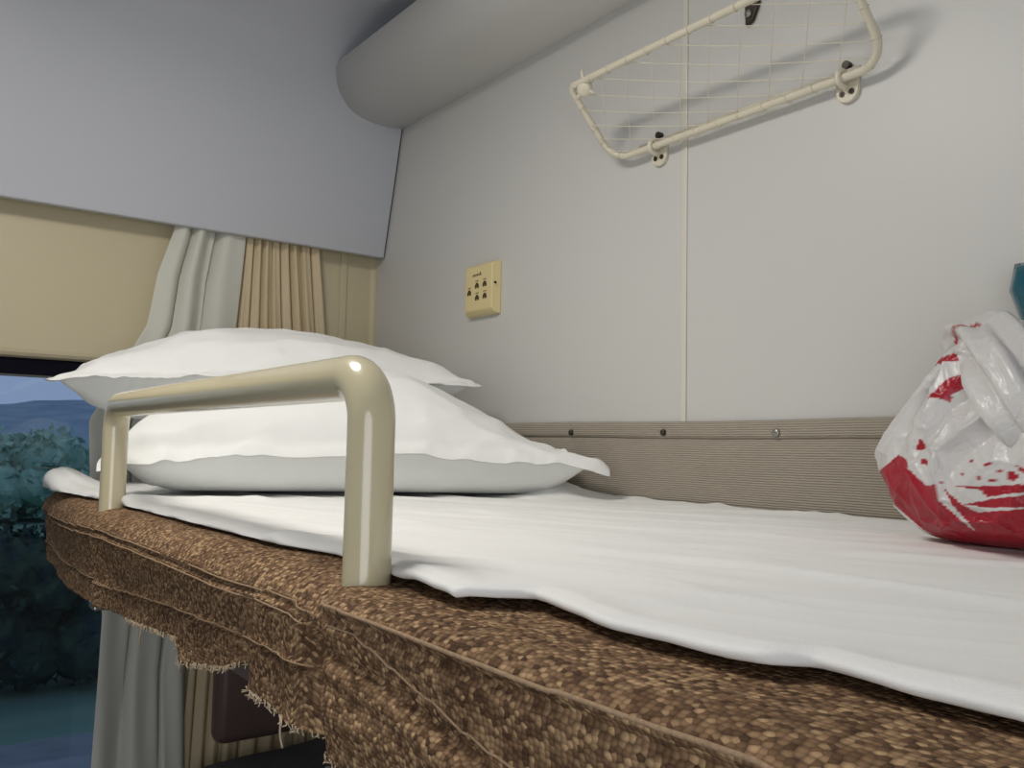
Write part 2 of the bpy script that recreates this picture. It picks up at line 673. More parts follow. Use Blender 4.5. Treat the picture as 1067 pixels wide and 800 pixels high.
# ------------------------------------------------------------------ berth
BZ = 1.5
bt = thing('sleeper_berth', 'wall-mounted sleeper berth with cream tubular guard rail at its open side', 'berth', (-.3, -1.2, 1.36))
bm = bmesh.new()
box(bm, (-.585, -2.2, 1.378), (-.004, -.14, 1.3925), .003)
obj('bed_board', bm, M['board'], bt, False)
bm = bmesh.new()
box(bm, (-.45, -2.2, 1.352), (-.41, -.12, 1.3775), .003)
box(bm, (-.04, -2.2, 1.34), (-.004, -.12, 1.3775), .003)
obj('support_beam', bm, M['steel'], bt, False)
bm = bmesh.new()
RY0, RY1, RX, RT = -.531, -1.1435, -.612, 1.6072
path = [(RX, RY0, 1.391), (RX, RY0, 1.45), (RX, RY0, RT), (RX, RY1, RT), (RX, RY1, 1.45), (RX, RY1, 1.391)]
tube(bm, fillet(path, .026, 12), .0136, 28)
o = obj('guard_rail', bm, M['cream'], bt)
for y in (RY0, RY1):
    bm = bmesh.new()
    box(bm, (-.628, y - .014, 1.382), (-.586, y + .014, 1.391), .002)
    obj('rail_bracket', bm, M['steel'], bt, False)

# ------------------------------------------------------------------ mattress with tweed cover
mt = thing('berth_mattress', 'long berth mattress in a brown tweed cover with frayed skirt', 'mattress', (-.3, -1.2, 1.393))
bm = bmesh.new()
box(bm, (-.575, -2.18, 1.394), (-.012, -.11, 1.478), .015, 3)
obj('foam_core', bm, M['tweed'], mt)

XF = -.640   # front face
YE = -.072   # end at the window


def xf(y):
    """the front face draws in a little towards the window end"""
    return XF + .024 * sstep(-.50, -.09, y)


def front_path(s):
    """plan position and outward normal along the skirt; s is measured from the corner at the window"""
    r = .045
    q = r * math.pi / 2
    x0 = xf(YE)
    if s < 0:
        return (x0 + r - s, YE), (0, 1)
    if s < q:
        a = s / r
        return (x0 + r - r * math.sin(a), YE - r + r * math.cos(a)), (-math.sin(a), math.cos(a))
    y = YE - r - (s - q)
    return (xf(y), y), (-1, 0)


def trace(px):
    """heights along the front face, measured from the photograph"""
    o = []
    for p in px:
        q = at(0, -.632, *p)
        q = at(0, xf(q[1]) - .001, *p)
        o.append((q[1], q[2]))
    o.sort()
    return np.array(o).T


HEM = trace([(62, 611), (84, 627), (128, 649), (170, 666), (176, 692), (217, 698), (239, 692), (240.5, 718), (279, 744), (312, 769), (340, 794)])
SM1 = trace([(50, 541), (106, 560), (184, 594), (240, 616), (290, 633), (329, 658), (343, 683)])
SM2 = trace([(50, 577), (106, 616), (167, 635), (240, 666), (290, 688), (334, 716)])


def hem_z(y, s):
    return float(np.interp(y, *HEM))


s_vals = np.concatenate([np.linspace(-.55, 0, 60), np.linspace(.003, .13, 24), np.linspace(.133, 1.75, 560), np.linspace(1.76, 2.2, 40)])
nt_ = 96
P = np.zeros((len(s_vals), nt_, 3))
UV = np.zeros((len(s_vals), nt_, 2))

for i, s in enumerate(s_vals):
    (px, py), (nx_, ny_) = front_path(s)
    near = sstep(-1.125, -1.165, py)
    hz = hem_z(py, s)
    endf = sstep(.09, 0, s)
    for j in range(nt_):
        # profile: 0 inner under the sheet -> rim -> down the front -> hem
        t = j / (nt_ - 1)
        rx = .034 + (.018 - .034) * near       # rounding of the rim, fuller beyond the near post
        rz = .028 + (.010 - .028) * near
        zt_ = 1.4935 - .0015 * near
        if t < .3:
            a = t / .3
            off = -.085 + a * (.085 - rx)      # distance outwards, negative = inside
            z = zt_ - .0005 * a
        elif t < .5:
            a = (t - .3) / .2 * math.pi / 2
            off = -rx + rx * math.sin(a)
            z = zt_ - .0005 - rz * (1 - math.cos(a))
        else:
            a = (t - .5) / .5
            zs = zt_ - .0005 - rz
            z = zs + (hz - zs) * a
            off = -.004 * math.sin(a * math.pi * .9) - .006 * a
        # folds: the near length swells outwards past the post
        off += near * .006 * sstep(.3, .5, t)
        off -= .010 * math.exp(-((py + 1.135) / .012) ** 2) * sstep(.46, .6, t)
        off -= .007 * math.exp(-((py + .560) / .010) ** 2) * sstep(.42, .55, t)
        off += .006 * math.exp(-((py + .595) / .022) ** 2) * sstep(.42, .55, t)
        off += .004 * math.exp(-((py + 1.10) / .02) ** 2) * sstep(.5, .7, t)
        hy_ = float(at(0, XF, 240, 705)[1])
        off -= .007 * math.exp(-((py - hy_) / .007) ** 2) * sstep(.70, .9, t)
        if t > .45:
            wav = fb(py * 9 + s, z * 20, 2) * .0032 + fb(py * 24, z * 40, 5) * .0006
            off += wav * sstep(.45, .6, t)
            k = (1 - near) * sstep(.0, .03, s)
            z1_, z2_ = float(np.interp(py, *SM1)), float(np.interp(py, *SM2))
            for zz, d in ((z1_ + .0032, .004), (z1_ - .0032, .004), (z2_, .004)):
                off -= k * d * math.exp(-((z - zz) / .0013) ** 2)
                off += k * d * .5 * math.exp(-((z - zz - .0028) / .0015) ** 2)
            # near section: groove under the piping and a second seam lower
            off -= near * .004 * math.exp(-((z - 1.478) / .004) ** 2)
            zz = 1.458 - .03 * sstep(-1.16, -1.45, py)
            off -= near * .0045 * math.exp(-((z - zz) / .003) ** 2)
            off += near * .003 * math.exp(-((z - zz + .008) / .005) ** 2)
            off += near * .006 * math.exp(-((z - 1.43) / .015) ** 2)
        z += .0012 * fb(py * 12, t * 3, 4) * (1 - sstep(.9, 1, t) * .2)
        if t > .93:
            z += .0012 * noise.noise((py * 90, 3, 1))
        z -= .003 * near * sstep(.0, .35, t) * 0
        P[i, j] = (px + nx_ * off, py + ny_ * off, z)
        UV[i, j] = (s * .78, 0)
for i in range(len(s_vals)):
    d = 0
    for j in range(nt_):
        if j:
            d += np.linalg.norm(P[i, j] - P[i, j - 1])
        UV[i, j, 1] = d
bm = bmesh.new()
V = grid(bm, P, UV)
cov = obj('mattress_cover', bm, M['tweed'], mt)
mod(cov, 'SOLIDIFY', thickness=.003, offset=-1)

# piping cord along the rim of the near length and raised seam cords
def cover_pt(y, z, out=0):
    """nearest point of the cover's front at (y,z)"""
    i = int(np.argmin(np.abs(P[84:, nt_ - 10, 1] - y))) + 84
    col = P[i, int(nt_ * .40):]
    k = int(np.argmin(np.abs(col[:, 2] - z)))
    p = col[k].copy()
    p[0] -= out
    return p


bm = bmesh.new()
ys = np.linspace(-1.146, -2.1, 150)
tube(bm, [Vector(cover_pt(y, 1.4838 + .0007 * math.sin(y * 30), .0004)) for y in ys], .0010, 8)
obj('piping', bm, M['piping'], mt)
# stitched seam lines of the cover
def seam(pts, dz):
    bm = bmesh.new()
    tube(bm, [Vector(cover_pt(y, z + dz, .0001)) for y, z in pts], .0006, 6)
    obj('seam_stitching', bm, M['piping'], mt)
yy = np.linspace(-.13, -1.125, 150)
for dz in (.0060, -.0004):
    seam([(y, float(np.interp(y, *SM1))) for y in yy], dz)
seam([(y, float(np.interp(y, *SM2))) for y in yy], .0028)
SM3 = trace([(372, 668), (430, 720), (480, 766), (520, 800)])
seam([(y, float(np.interp(y, *SM3))) for y in np.linspace(-1.16, -1.7, 90)], .003)
# frayed hem threads
bm = bmesh.new()
rnd = random.Random(3)
for i in range(260):
    y = rnd.uniform(-1.32, -.70)
    p = P[int(np.argmin(np.abs(P[84:, nt_ - 1, 1] - y))) + 84, nt_ - 1]
    ln = rnd.uniform(.0010, .0032)
    q = [Vector(p) + Vector((-.0008, 0, .0015)), Vector(p) + Vector((rnd.uniform(-.002, .001), rnd.uniform(-.002, .002), -ln * .5)),
         Vector(p) + Vector((rnd.uniform(-.003, .001), rnd.uniform(-.004, .004), -ln))]
    tube(bm, q, rnd.uniform(.0003, .0006), 4)
o = obj('frayed_hem', bm, M['thread'], mt)
o['kind'] = 'stuff'
for (y, ln, dx) in ((-.765, .018, .006), (-.885, .007, .004), (-1.09, .016, -.003)):
    p = Vector(P[int(np.argmin(np.abs(P[84:, nt_ - 1, 1] - y))) + 84, nt_ - 1])
    bm = bmesh.new()
    tube(bm, smooth_path([p + Vector((0, 0, .002)), p + Vector((-.001, dx * .3, -ln * .5)), p + Vector((0, dx, -ln))], 4), .0007, 5)
    obj('loose_thread', bm, M['thread'], mt)

# ------------------------------------------------------------------ sheet
edge_px = [(300, 563), (360, 573), (411, 591), (440, 606), (478, 618), (520, 619), (560, 620), (600, 634), (640, 650), (700, 662), (760, 678),
           (800, 686), (855, 687), (900, 704), (960, 719), (1067, 741)]
ep = [at(2, 1.4985, *p) for p in edge_px]
ey = np.array([p[1] for p in ep])
ex = np.array([p[0] for p in ep])
ordr = np.argsort(ey)
ey, ex = ey[ordr], ex[ordr]
EY = np.concatenate([[-2.3, -1.7], ey[ey < -.45], [-.40, -.30, -.20, -.12]])
EX = np.concatenate([[-.60, -.592], ex[ey < -.45], [-.600, -.606, -.610, -.608]])


def sheet_edge(y):
    return float(np.interp(y, EY, EX))


ysh = np.concatenate([np.linspace(-.105, -1.75, 420), np.linspace(-1.76, -2.16, 30)])
nin, nroll = 130, 12
cr0 = at(2, 1.503, 785, 621)
Q = np.zeros((len(ysh), nin + nroll, 3))
for i, y in enumerate(ysh):
    xe = sheet_edge(y) + .0012 * noise.noise((y * 40, 0, 0))
    lift = .026 * math.exp(-((y + .18) / .06) ** 2) + .004 * math.exp(-((y + 1.19) / .03) ** 2)   # the corner puffs up at the far end
    lift += .003 * max(0, noise.noise((y * 9, 4, 0)))
    for j in range(nin):
        t = (j / (nin - 1)) ** .8
        x = -.010 + (xe + .010) * t
        u, v = x, y
        # soft creases, mostly along the berth and fanning to the pillow
        h = .0022 * fb(x * 9, y * 3.2, 1)
        ang = .35
        c = (x * math.cos(ang) + y * math.sin(ang))
        d = (-x * math.sin(ang) + y * math.cos(ang))
        rn = 1 - abs(noise.noise((c * 26, d * 4, 3)) * 2)
        h += .0022 * max(0, rn - .55) / .45 * (.5 + .5 * noise.noise((x * 5, y * 5, 9)))
        rn2 = 1 - abs(noise.noise((c * 11 + 5, d * 3, 8)) * 2)
        h += .0024 * max(0, rn2 - .7) / .3
        # one crisp crease seen in the middle of the sheet
        h += .0035 * math.exp(-(((x - cr0[0]) + (y - cr0[1]) * .55) / .004) ** 2) * math.exp(-(((y - cr0[1]) - (x - cr0[0]) * .55) / .028) ** 2)
        # rise at the partition and a fold by the pillow corner
        h += .004 * math.exp(-((x + .015) / .03) ** 2)
        h += .022 * math.exp(-((x + .07) / .045) ** 2) * math.exp(-((y + .655) / .045) ** 2)
        h += .006 * math.exp(-(((y + .60) + (x + .5) * .6) / .02) ** 2) * sstep(-.3, -.5, x)
        z = 1.5 + h + lift * sstep(-.52, -.60, x) ** 1.5
        rim = sstep(-.025, 0, xe - x) if False else sstep(.03, .004, x - xe)
        z = z + .002 * rim * (1 - sstep(.004, 0, x - xe))
        Q[i, j] = (x, y, z)
    zr = Q[i, nin - 1, 2]
    rr = .0024 + .0033 * sstep(-1.2, -1.1, y) + .0012 * noise.noise((y * 12, 8, 0)) + .011 * math.exp(-((y + .19) / .07) ** 2)
    for j in range(nroll):
        a = (j + 1) / 8 * math.pi
        if a <= math.pi:
            Q[i, nin + j] = (xe - rr * 1.1 * math.sin(a), y, zr - rr + rr * math.cos(a))
        else:
            Q[i, nin + j] = (xe + .006 * (j - 7), y, max(zr - 2 * rr, 1.4960))
    for j in range(nroll):
        Q[i, nin + j, 2] = max(Q[i, nin + j, 2], 1.4960)
bm = bmesh.new()
grid(bm, Q)
sh = obj('bed_sheet', bm, M['sheet'])
tag(sh, 'white cotton sheet spread over the brown tweed berth mattress', 'sheet')


# ------------------------------------------------------------------ pillows (small cloth simulation of two sewn layers)
def sim_pillow(W, H, n, m, flange, place, press, ground, steps=90, iters=14, fat=.045, seed=1, grav=.0, stiff=.25, slack=1.0, pins=()):
    rng = np.random.RandomState(seed)
    xs = np.linspace(-W / 2, W / 2, n)
    ys = np.linspace(-H / 2, H / 2, m)
    gx, gy = np.meshgrid(xs, ys, indexing='ij')
    ed = np.minimum(np.minimum(gx + W / 2, W / 2 - gx), np.minimum(gy + H / 2, H / 2 - gy))
    inner = ed > flange
    prof = np.clip((ed - flange) / .17, 0, 1)
    prof = np.sqrt(np.clip(1 - (1 - prof) ** 2, 0, 1)) * fat
    X = np.zeros((2, n, m, 3))
    for l, sg in ((0, 1), (1, -1)):
        loc = np.stack([gx, gy, sg * prof * (1 if sg > 0 else .7) + rng.normal(0, .0004, gx.shape)], -1)
        X[l] = place(loc)
    V = np.zeros_like(X)
    hx, hy = xs[1] - xs[0], ys[1] - ys[0]
    cons = []
    for dx, dy, L, k in ((1, 0, hx, 1), (0, 1, hy, 1), (1, 1, math.hypot(hx, hy), .5), (1, -1, math.hypot(hx, hy), .5), (3, 0, 3 * hx, stiff * .5), (0, 3, 3 * hy, stiff * .5)):
        cons.append((dx, dy, L * slack, k))

    def solve(X):
        for dx, dy, L, k in cons:
            st = max(dx, abs(dy))
            par = dx if dx else dy
            ax = 1 if dx else 2
            for ph in range(2 * st if st > 1 else 2):
                if dx:
                    N0 = n - dx
                    idx = np.arange(N0)
                    sel = idx[((idx // st) % 2) == (ph // st if st > 1 else ph)]
                    if st > 1:
                        if ph % st:
                            continue
                    if dy >= 0:
                        A = X[:, sel, :m - dy] if dy else X[:, sel]
                        B = X[:, sel + dx, dy:] if dy else X[:, sel + dx]
                    else:
                        A = X[:, sel, -dy:]
                        B = X[:, sel + dx, :m + dy]
                else:
                    idx = np.arange(m - dy)
                    sel = idx[((idx // st) % 2) == (ph // st if st > 1 else ph)]
                    if st > 1 and ph % st:
                        continue
                    A = X[:, :, sel]
                    B = X[:, :, sel + dy]
                D = B - A
                ln = np.linalg.norm(D, axis=-1, keepdims=True) + 1e-9
                kk = np.where(ln > L, k, k * stiff)
                c = D * ((ln - L) / ln * .5 * kk)
                A2, B2 = A + c, B - c
                if dx:
                    if dy > 0:
                        X[:, sel, :m - dy] = A2
                        X[:, sel + dx, dy:] = B2
                    elif dy == 0:
                        X[:, sel] = A2
                        X[:, sel + dx] = B2
                    else:
                        X[:, sel, -dy:] = A2
                        X[:, sel + dx, :m + dy] = B2
                else:
                    X[:, :, sel] = A2
                    X[:, :, sel + dy] = B2
        mid = .5 * (X[0] + X[1])
        nrm = np.array([0, 0, 0.0])
        for l in (0, 1):
            X[l][~inner] = mid[~inner]
        return X

    for it in range(steps):
        fx = np.zeros_like(X)
        for l, sg in ((0, 1), (1, -1)):
            du = np.gradient(X[l], axis=0)
            dv = np.gradient(X[l], axis=1)
            nn = np.cross(du, dv) * sg
            fx[l] = nn / (hx * hy) * press
        fx[:, ~inner] = 0
        fx[..., 2] -= grav
        V = V * .82 + fx
        Xp = X.copy()
        X = X + V
        for _ in range(iters):
            X = solve(X)
            X = ground(X)
        V = np.clip(X - Xp, -.006, .006)
    return X


def pillow_mesh(name, X, material, seed=0):
    n, m = X.shape[1:3]
    # creases running in from the seams and over the crown
    cu, cv = (n - 1) / 2, (m - 1) / 2
    for i in range(n):
        for j in range(m):
            a, b = (i - cu) / cu, (j - cv) / cv
            rim = max(abs(a), abs(b))
            ang = math.atan2(b, a)
            rd = math.hypot(a, b)
            k1 = 1 - abs(noise.noise((ang * 3.2, rd * 1.3, seed))) * 2.2
            k2 = 1 - abs(noise.noise((a * 2.6, b * 2.0, seed + 5))) * 2.4
            k3 = noise.noise((a * 7, b * 5, seed + 9))
            h = .0085 * max(0, k1) ** 2 * sstep(.35, .9, rim) + .0060 * max(0, k2) ** 3 + .0028 * k3 - .004
            h *= 1 - .5 * sstep(.93, 1, rim)
            X[0, i, j, 2] += h
            if (X[0, i, j] - X[1, i, j] - np.array([0, 0, h])).dot(X[0, i, j] - X[1, i, j] - np.array([0, 0, h])) < 1e-8:
                X[1, i, j, 2] += h
            else:
                X[1, i, j, 2] -= .5 * h if X[1, i, j, 2] > 1.515 else 0
    X[..., 2] = np.maximum(X[..., 2], 1.5055)
    bm = bmesh.new()
    T = [[bm.verts.new(X[0, i, j]) for j in range(m)] for i in range(n)]
    Bt = [[T[i][j] if i in (0, n - 1) or j in (0, m - 1) else bm.verts.new(X[1, i, j] + (np.array([0, 0, -.0014]) if np.allclose(X[0, i, j], X[1, i, j], atol=1e-6) else 0)) for j in range(m)] for i in range(n)]
    for i in range(n - 1):
        for j in range(m - 1):
            bm.faces.new((T[i][j], T[i + 1][j], T[i + 1][j + 1], T[i][j + 1]))
            bm.faces.new((Bt[i][j], Bt[i][j + 1], Bt[i + 1][j + 1], Bt[i + 1][j]))
    o = obj(name, bm, material, recalc=False)
    mod(o, 'SUBSURF', levels=1, render_levels=1)
    return o


def placer(cx, cy, cz, yaw, pitch=0, roll=0):
    Mx = Matrix.Translation((cx, cy, cz)) @ Matrix.Rotation(yaw, 4, 'Z') @ Matrix.Rotation(pitch, 4, 'X') @ Matrix.Rotation(roll, 4, 'Y')
    A = np.array(Mx)
    return lambda p: p @ A[:3, :3].T + A[:3, 3]


def limits(X, zmin=1.5055, xmax=-.012, ymax=-.045):
    fl = X[..., 2] < zmin
    X[..., 2] = np.where(fl, zmin, X[..., 2])
    # the partition, and the cloth backrest low on it
    xm = np.where(X[..., 2] < 1.615, xmax - .012, xmax)
    X[..., 0] = np.minimum(X[..., 0], xm)
    X[..., 1] = np.minimum(X[..., 1], ymax)
    return X


X1 = sim_pillow(.66, .39, 82, 50, .024, placer(-.262, -.462, 1.574, math.radians(-25), math.radians(2)), .00042,
                limits, steps=90, iters=12, fat=.069, seed=4, grav=.00008, stiff=.08)


def flatten_ends(X, left, right):
    """the filling thins out towards the two short ends"""
    u = np.linspace(0, 1, X.shape[1])
    k = np.array([1 - left * sstep(.38, .03, q) - right * sstep(.50, .97, q) for q in u])[:, None]
    lowz = X[1, ..., 2]
    X[0, ..., 2] = lowz + (X[0, ..., 2] - lowz) * k
    return X


X1 = flatten_ends(X1, .10, .52)
pl1 = pillow_mesh('pillow', X1, M['cotton'], 3)
tag(pl1, 'plump white pillow lying lower and nearer, its flat corner pointing at the partition', 'pillow', 'white pillows stacked at the window end')

# height field of the lower pillow for the upper one to rest on
hf = np.full((90, 90), 1.5055)
gx0, gy0, gs = -.72, -.85, .01
for p in X1[0].reshape(-1, 3):
    a, b = int((p[0] - gx0) / gs), int((p[1] - gy0) / gs)
    for da in (-1, 0, 1):
        for db in (-1, 0, 1):
            if 0 <= a + da < 90 and 0 <= b + db < 90:
                hf[a + da, b + db] = max(hf[a + da, b + db], p[2])
for _ in range(2):
    hf = np.maximum(hf, .25 * (np.roll(hf, 1, 0) + np.roll(hf, -1, 0) + np.roll(hf, 1, 1) + np.roll(hf, -1, 1)))


def limits2(X):
    X = limits(X, ymax=-.030)
    a = np.clip(((X[..., 0] - gx0) / gs).astype(int), 0, 89)
    b = np.clip(((X[..., 1] - gy0) / gs).astype(int), 0, 89)
    h = hf[a, b] + .004
    d = h - X[..., 2]
    X[..., 2] = np.where(d > 0, X[..., 2] + np.minimum(d, .02), X[..., 2])
    return X


X2 = sim_pillow(.64, .33, 80, 43, .024, placer(-.318, -.238, 1.680, math.radians(-16), math.radians(6), math.radians(-1.5)), .00016,
                limits2, steps=80, iters=12, fat=.030, seed=9, grav=.00003, stiff=.12)
X2 = flatten_ends(X2, .30, .20)
pl2 = pillow_mesh('pillow', X2, M['cotton'], 21)
tag(pl2, 'upper white pillow resting on the other one against the curtains, pointed corner towards the window', 'pillow', 'white pillows stacked at the window end')

# ------------------------------------------------------------------ ribbed cloth on the partition
wb = thing('wall_backrest_cloth', 'beige ribbed cloth strip fastened low along the partition beside the berth', 'wall cloth', (0, -1.1, 1.46))
yy = np.linspace(-.40, -2.1, 420)
prof = [(1.4965, .006), (1.515, .009), (1.545, .0095), (1.568, .008), (1.580, .0058), (1.5845, .0042), (1.5862, .0072), (1.590, .0085), (1.598, .0082), (1.6045, .0068), (1.6062, .0035), (1.6062, .0006)]
pp = [(p.x, p.y) for p in smooth_path([(a, b, 0) for a, b in prof], 4)]
P3 = np.zeros((len(yy), len(pp), 3))
U3 = np.zeros((len(yy), len(pp), 2))
btn = [at(0, -.009, *p)[1] for p in ((594, 451), (690, 451), (808, 452))]
for i, y in enumerate(yy):
    for j, (z, o_) in enumerate(pp):
        tt = (z - 1.4965) / .11
        dz = .0012 * math.sin(y * 9) * tt + .0008 * noise.noise((y * 14, 1, 0))
        oo = o_ + (.0022 * fb(y * 12, z * 20, 3) + .0015 * fb(y * 30, z * 8, 1)) * math.sin(min(1, tt) * math.pi)
        for k, by in enumerate(btn):
            oo -= .0022 * math.exp(-(((y - by) / .012) ** 2 + ((z - 1.5945) / .012) ** 2))
        oo += .002 * math.exp(-(((y + .70) + (z - 1.54) * .4) / .012) ** 2) * sstep(1.58, 1.56, z)
        P3[i, j] = (-max(oo, .0005), y, z + dz)
        U3[i, j] = (y, z)
bm = bmesh.new()
grid(bm, P3, U3)
obj('ribbed_cloth', bm, M['ribbed'], wb)
for k, by in enumerate(btn):
    bm = bmesh.new()
    zc = at(0, -.009, (594, 690, 808)[k], (450.5, 450.5, 451)[k])[2]
    r = .0043 if k < 2 else .0050
    tube(bm, [(-.0045, by, zc), (-.0085, by, zc), (-.0098, by, zc), (-.0103, by, zc)], [r, r, r * .75, r * .2], 20)
    o = obj('snap_button', bm, M['screw'] if k < 2 else M['steel'], wb)
    if k == 2:
        o['label'] = 'grey metal snap button'

# ------------------------------------------------------------------ switch box on the partition
cb = thing('control_box', 'small cream yellow control box with five dark symbols on the partition', 'switch box', (0, -.36, 1.84))
fl, fr_, bl = at(0, -.018, 485, 280), at(0, -.018, 513, 272), at(0, -.018, 485, 326)
y0, y1 = fr_[1], fl[1]
z0, z1 = at(0, -.018, 497, 323)[2], at(0, -.018, 497, 277)[2]
by1 = y1 + .006
by0 = at(0, 0, 522.5, 300)[1]
bm = bmesh.new()
A = [(0, by0, z0 - .009), (0, by1, z0 - .009), (0, by1, z1 + .005), (0, by0, z1 + .005)]
Bq = [(-.011, by0 + .002, z0 - .007), (-.011, by1 - .001, z0 - .007), (-.011, by1 - .001, z1 + .004), (-.011, by0 + .002, z1 + .004)]
Cq = [(-.018, y0, z0), (-.018, y1, z0), (-.018, y1, z1), (-.018, y0, z1)]
va = [[bm.verts.new(p) for p in q] for q in (A, Bq, Cq)]
for u, v in ((0, 1), (1, 2)):
    for k in range(4):
        bm.faces.new((va[u][k], va[u][(k + 1) % 4], va[v][(k + 1) % 4], va[v][k]))
bm.faces.new(va[2])
bm.faces.new(va[0][::-1])
o = obj('housing', bm, M['box'], cb, False)
mod(o, 'BEVEL', width=.002, segments=3)
XFc = -.0182
for (px, py) in ((489, 305.5), (497, 297.5), (497, 310), (505, 295.3), (505, 307.8)):
    p = at(0, XFc, px, py)
    bm = bmesh.new()
    r = .0062
    # house-like symbol: body, shoulders and a small cut
    pts = [(-.8, -1), (-.25, -1), (-.25, -.5), (.25, -.5), (.25, -1), (.8, -1), (.9, .2), (.5, .55), (.45, 1), (-.45, 1), (-.5, .55), (-.9, .2)]
    extrude_profile(bm, [(p[1] + a * r, p[2] + b * r * .75) for a, b in pts], XFc - .0006, XFc + .001, axis=0)
    s = obj('symbol', bm, M['print'], cb, False)
    bm = bmesh.new()
    for q in (-1, 0, 1):
        box(bm, (XFc - .0003, p[1] + q * .0032 - .001, p[2] + .0072), (XFc + .001, p[1] + q * .0032 + .0012, p[2] + .0086))
    obj('caption', bm, M['print'], cb, False)
bm = bmesh.new()
p = at(0, XFc, 497, 287)
for q in range(6):
    h = (.003, .004, .0035, .0042, .004, .006)[q]
    yq = p[1] + .012 - q * .0045
    box(bm, (XFc - .0003, yq - .0009, p[2] - .001), (XFc + .001, yq + .0009, p[2] - .001 + h))
    if q % 2:
        box(bm, (XFc - .0003, yq - .002, p[2] + .0005), (XFc + .001, yq + .002, p[2] + .0016))
obj('heading', bm, M['print'], cb, False)
bm = bmesh.new()
p = at(0, -.013, 516.5, 294)
r = bmesh.ops.create_icosphere(bm, subdivisions=2, radius=.0022)
bmesh.ops.translate(bm, verts=bm.verts, vec=(-.0135, p[1], p[2]))
obj('screw', bm, M['gasket'], cb)

# ------------------------------------------------------------------ luggage rack
rk = thing('wire_rack', 'ivory wire net rack with tubular frame screwed high on the partition', 'rack', (0, -.9, 1.975))
zw = 1.972
L0, L1 = -.703, -1.112      # ends along the wall
FX, FZ = -.098, 2.056       # outer bar
wl = Vector((-.016, 0, zw))
def rp(u, v):
    """u 0..1 from the window side to the near side, v 0 (wall) .. 1 (outer bar)"""
    return Vector((wl.x + (FX - wl.x) * v, L0 + (L1 - L0) * u, zw + (FZ - zw) * v))
bm = bmesh.new()
loop = [rp(0, 0), rp(1, 0), rp(1, 1), rp(0, 1)]
tube(bm, fillet(loop, [.032, .032, .032, .010], 8, closed=True), .0046, 14, closed=True)
obj('rack_frame', bm, M['rack'], rk)
bm = bmesh.new()
tube(bm, [(-.006, -.745, zw + .010), (-.006, -1.075, zw + .010)], .0028, 10)
obj('hinge_rod', bm, M['rack'], rk)
# diamond net
bm = bmesh.new()
Wd = abs(L1 - L0)
Hd = (rp(0, 1) - rp(0, 0)).length
pitch = .034
def inside(a, b):
    r = .03
    dx = max(r - a, a - (Wd - r), 0)
    dy = max(r - b, b - (Hd - r), 0)
    return dx * dx + dy * dy <= r * r
lines = []
kx, ky = 1.0, 1.25
for fam, step in ((.61, .045), (-2.77, .062)):
    c = -1.0
    while c < 2:
        seg_ = []
        for q in range(0, 161):
            b_ = Hd * q / 160
            a_ = c + fam * b_
            if 0 <= a_ <= Wd and inside(a_, b_):
                seg_.append((a_, b_))
            else:
                if len(seg_) > 3:
                    lines.append(seg_)
                seg_ = []
        if len(seg_) > 3:
            lines.append(seg_)
        c += step
for seg_ in lines:
    pts = []
    for (a_, b_) in (seg_[0], seg_[len(seg_) // 2], seg_[-1]):
        p = rp(a_ / Wd, b_ / Hd)
        sag = .006 * math.sin(math.pi * b_ / Hd)
        pts.append(p + Vector((.0, 0, -sag)))
    tube(bm, smooth_path(pts, 4), .0006, 6)
net = obj('wire_net', bm, M['rack'], rk)
# wire ends wrapped round the frame
fr_pts = fillet(loop, [.032, .032, .032, .010], 8, closed=True)
acc = 0
for i in range(len(fr_pts)):
    a, b = fr_pts[i], fr_pts[(i + 1) % len(fr_pts)]
    ln = (b - a).length
    d = (b - a).normalized()
    while acc < ln:
        p = a + d * acc
        e1 = d.orthogonal().normalized()
        e2 = d.cross(e1)
        bm = bmesh.new()
        tube(bm, [p + (e1 * math.cos(t) + e2 * math.sin(t)) * .005 + d * .0012 * math.sin(t) for t in np.linspace(0, 2 * math.pi, 13)[:-1]], .0009, 5, closed=True)
        obj('wire_wrap', bm, M['rack'], rk)
        acc += pitch
    acc -= ln
# hinge brackets
def bracket(y, zt):
    bm = bmesh.new()
    pts = []
    for t in np.linspace(math.pi, 2 * math.pi, 12):
        pts.append((y + .0135 * math.cos(t), zt - .008 + .0135 * math.sin(t)))
    pts += [(y + .0135, zt + .004), (y + .009, zt + .009), (y - .009, zt + .009), (y - .0135, zt + .004)]
    extrude_profile(bm, pts, -.0055, -.0003, axis=0)
    # hook curling over the bar
    tube(bm, smooth_path([(-.004, y, zt - .004), (-.012, y, zt - .006), (-.0215, y, zt - .003), (-.0215, y, zt + .006), (-.014, y, zt + .011), (-.004, y, zt + .009)], 5), .0035, 8)
    o = obj('hinge_bracket', bm, M['rack'], rk, False)
    mod(o, 'BEVEL', width=.001, segments=2, limit_method='ANGLE')
    for (dy, dz) in ((.0055, -.011), (-.006, -.011)):
        bm = bmesh.new()
        tube(bm, [(-.004, y + dy, zt + dz), (-.0068, y + dy, zt + dz)], .0032, 12)
        box(bm, (-.0075, y + dy - .0008, zt + dz - .0026), (-.0066, y + dy + .0008, zt + dz + .0026))
        obj('screw', bm, M['screw'], o, False)
    bm = bmesh.new()
    tube(bm, [(-.001, y, zt + .020), (-.008, y, zt + .020)], .0045, 12)
    obj('screw', bm, M['screw'], o, False)
    return o
bracket(at(0, -.006, 686, 160)[1], zw - .002)
bracket(at(0, -.006, 882, 92)[1], zw - .002)
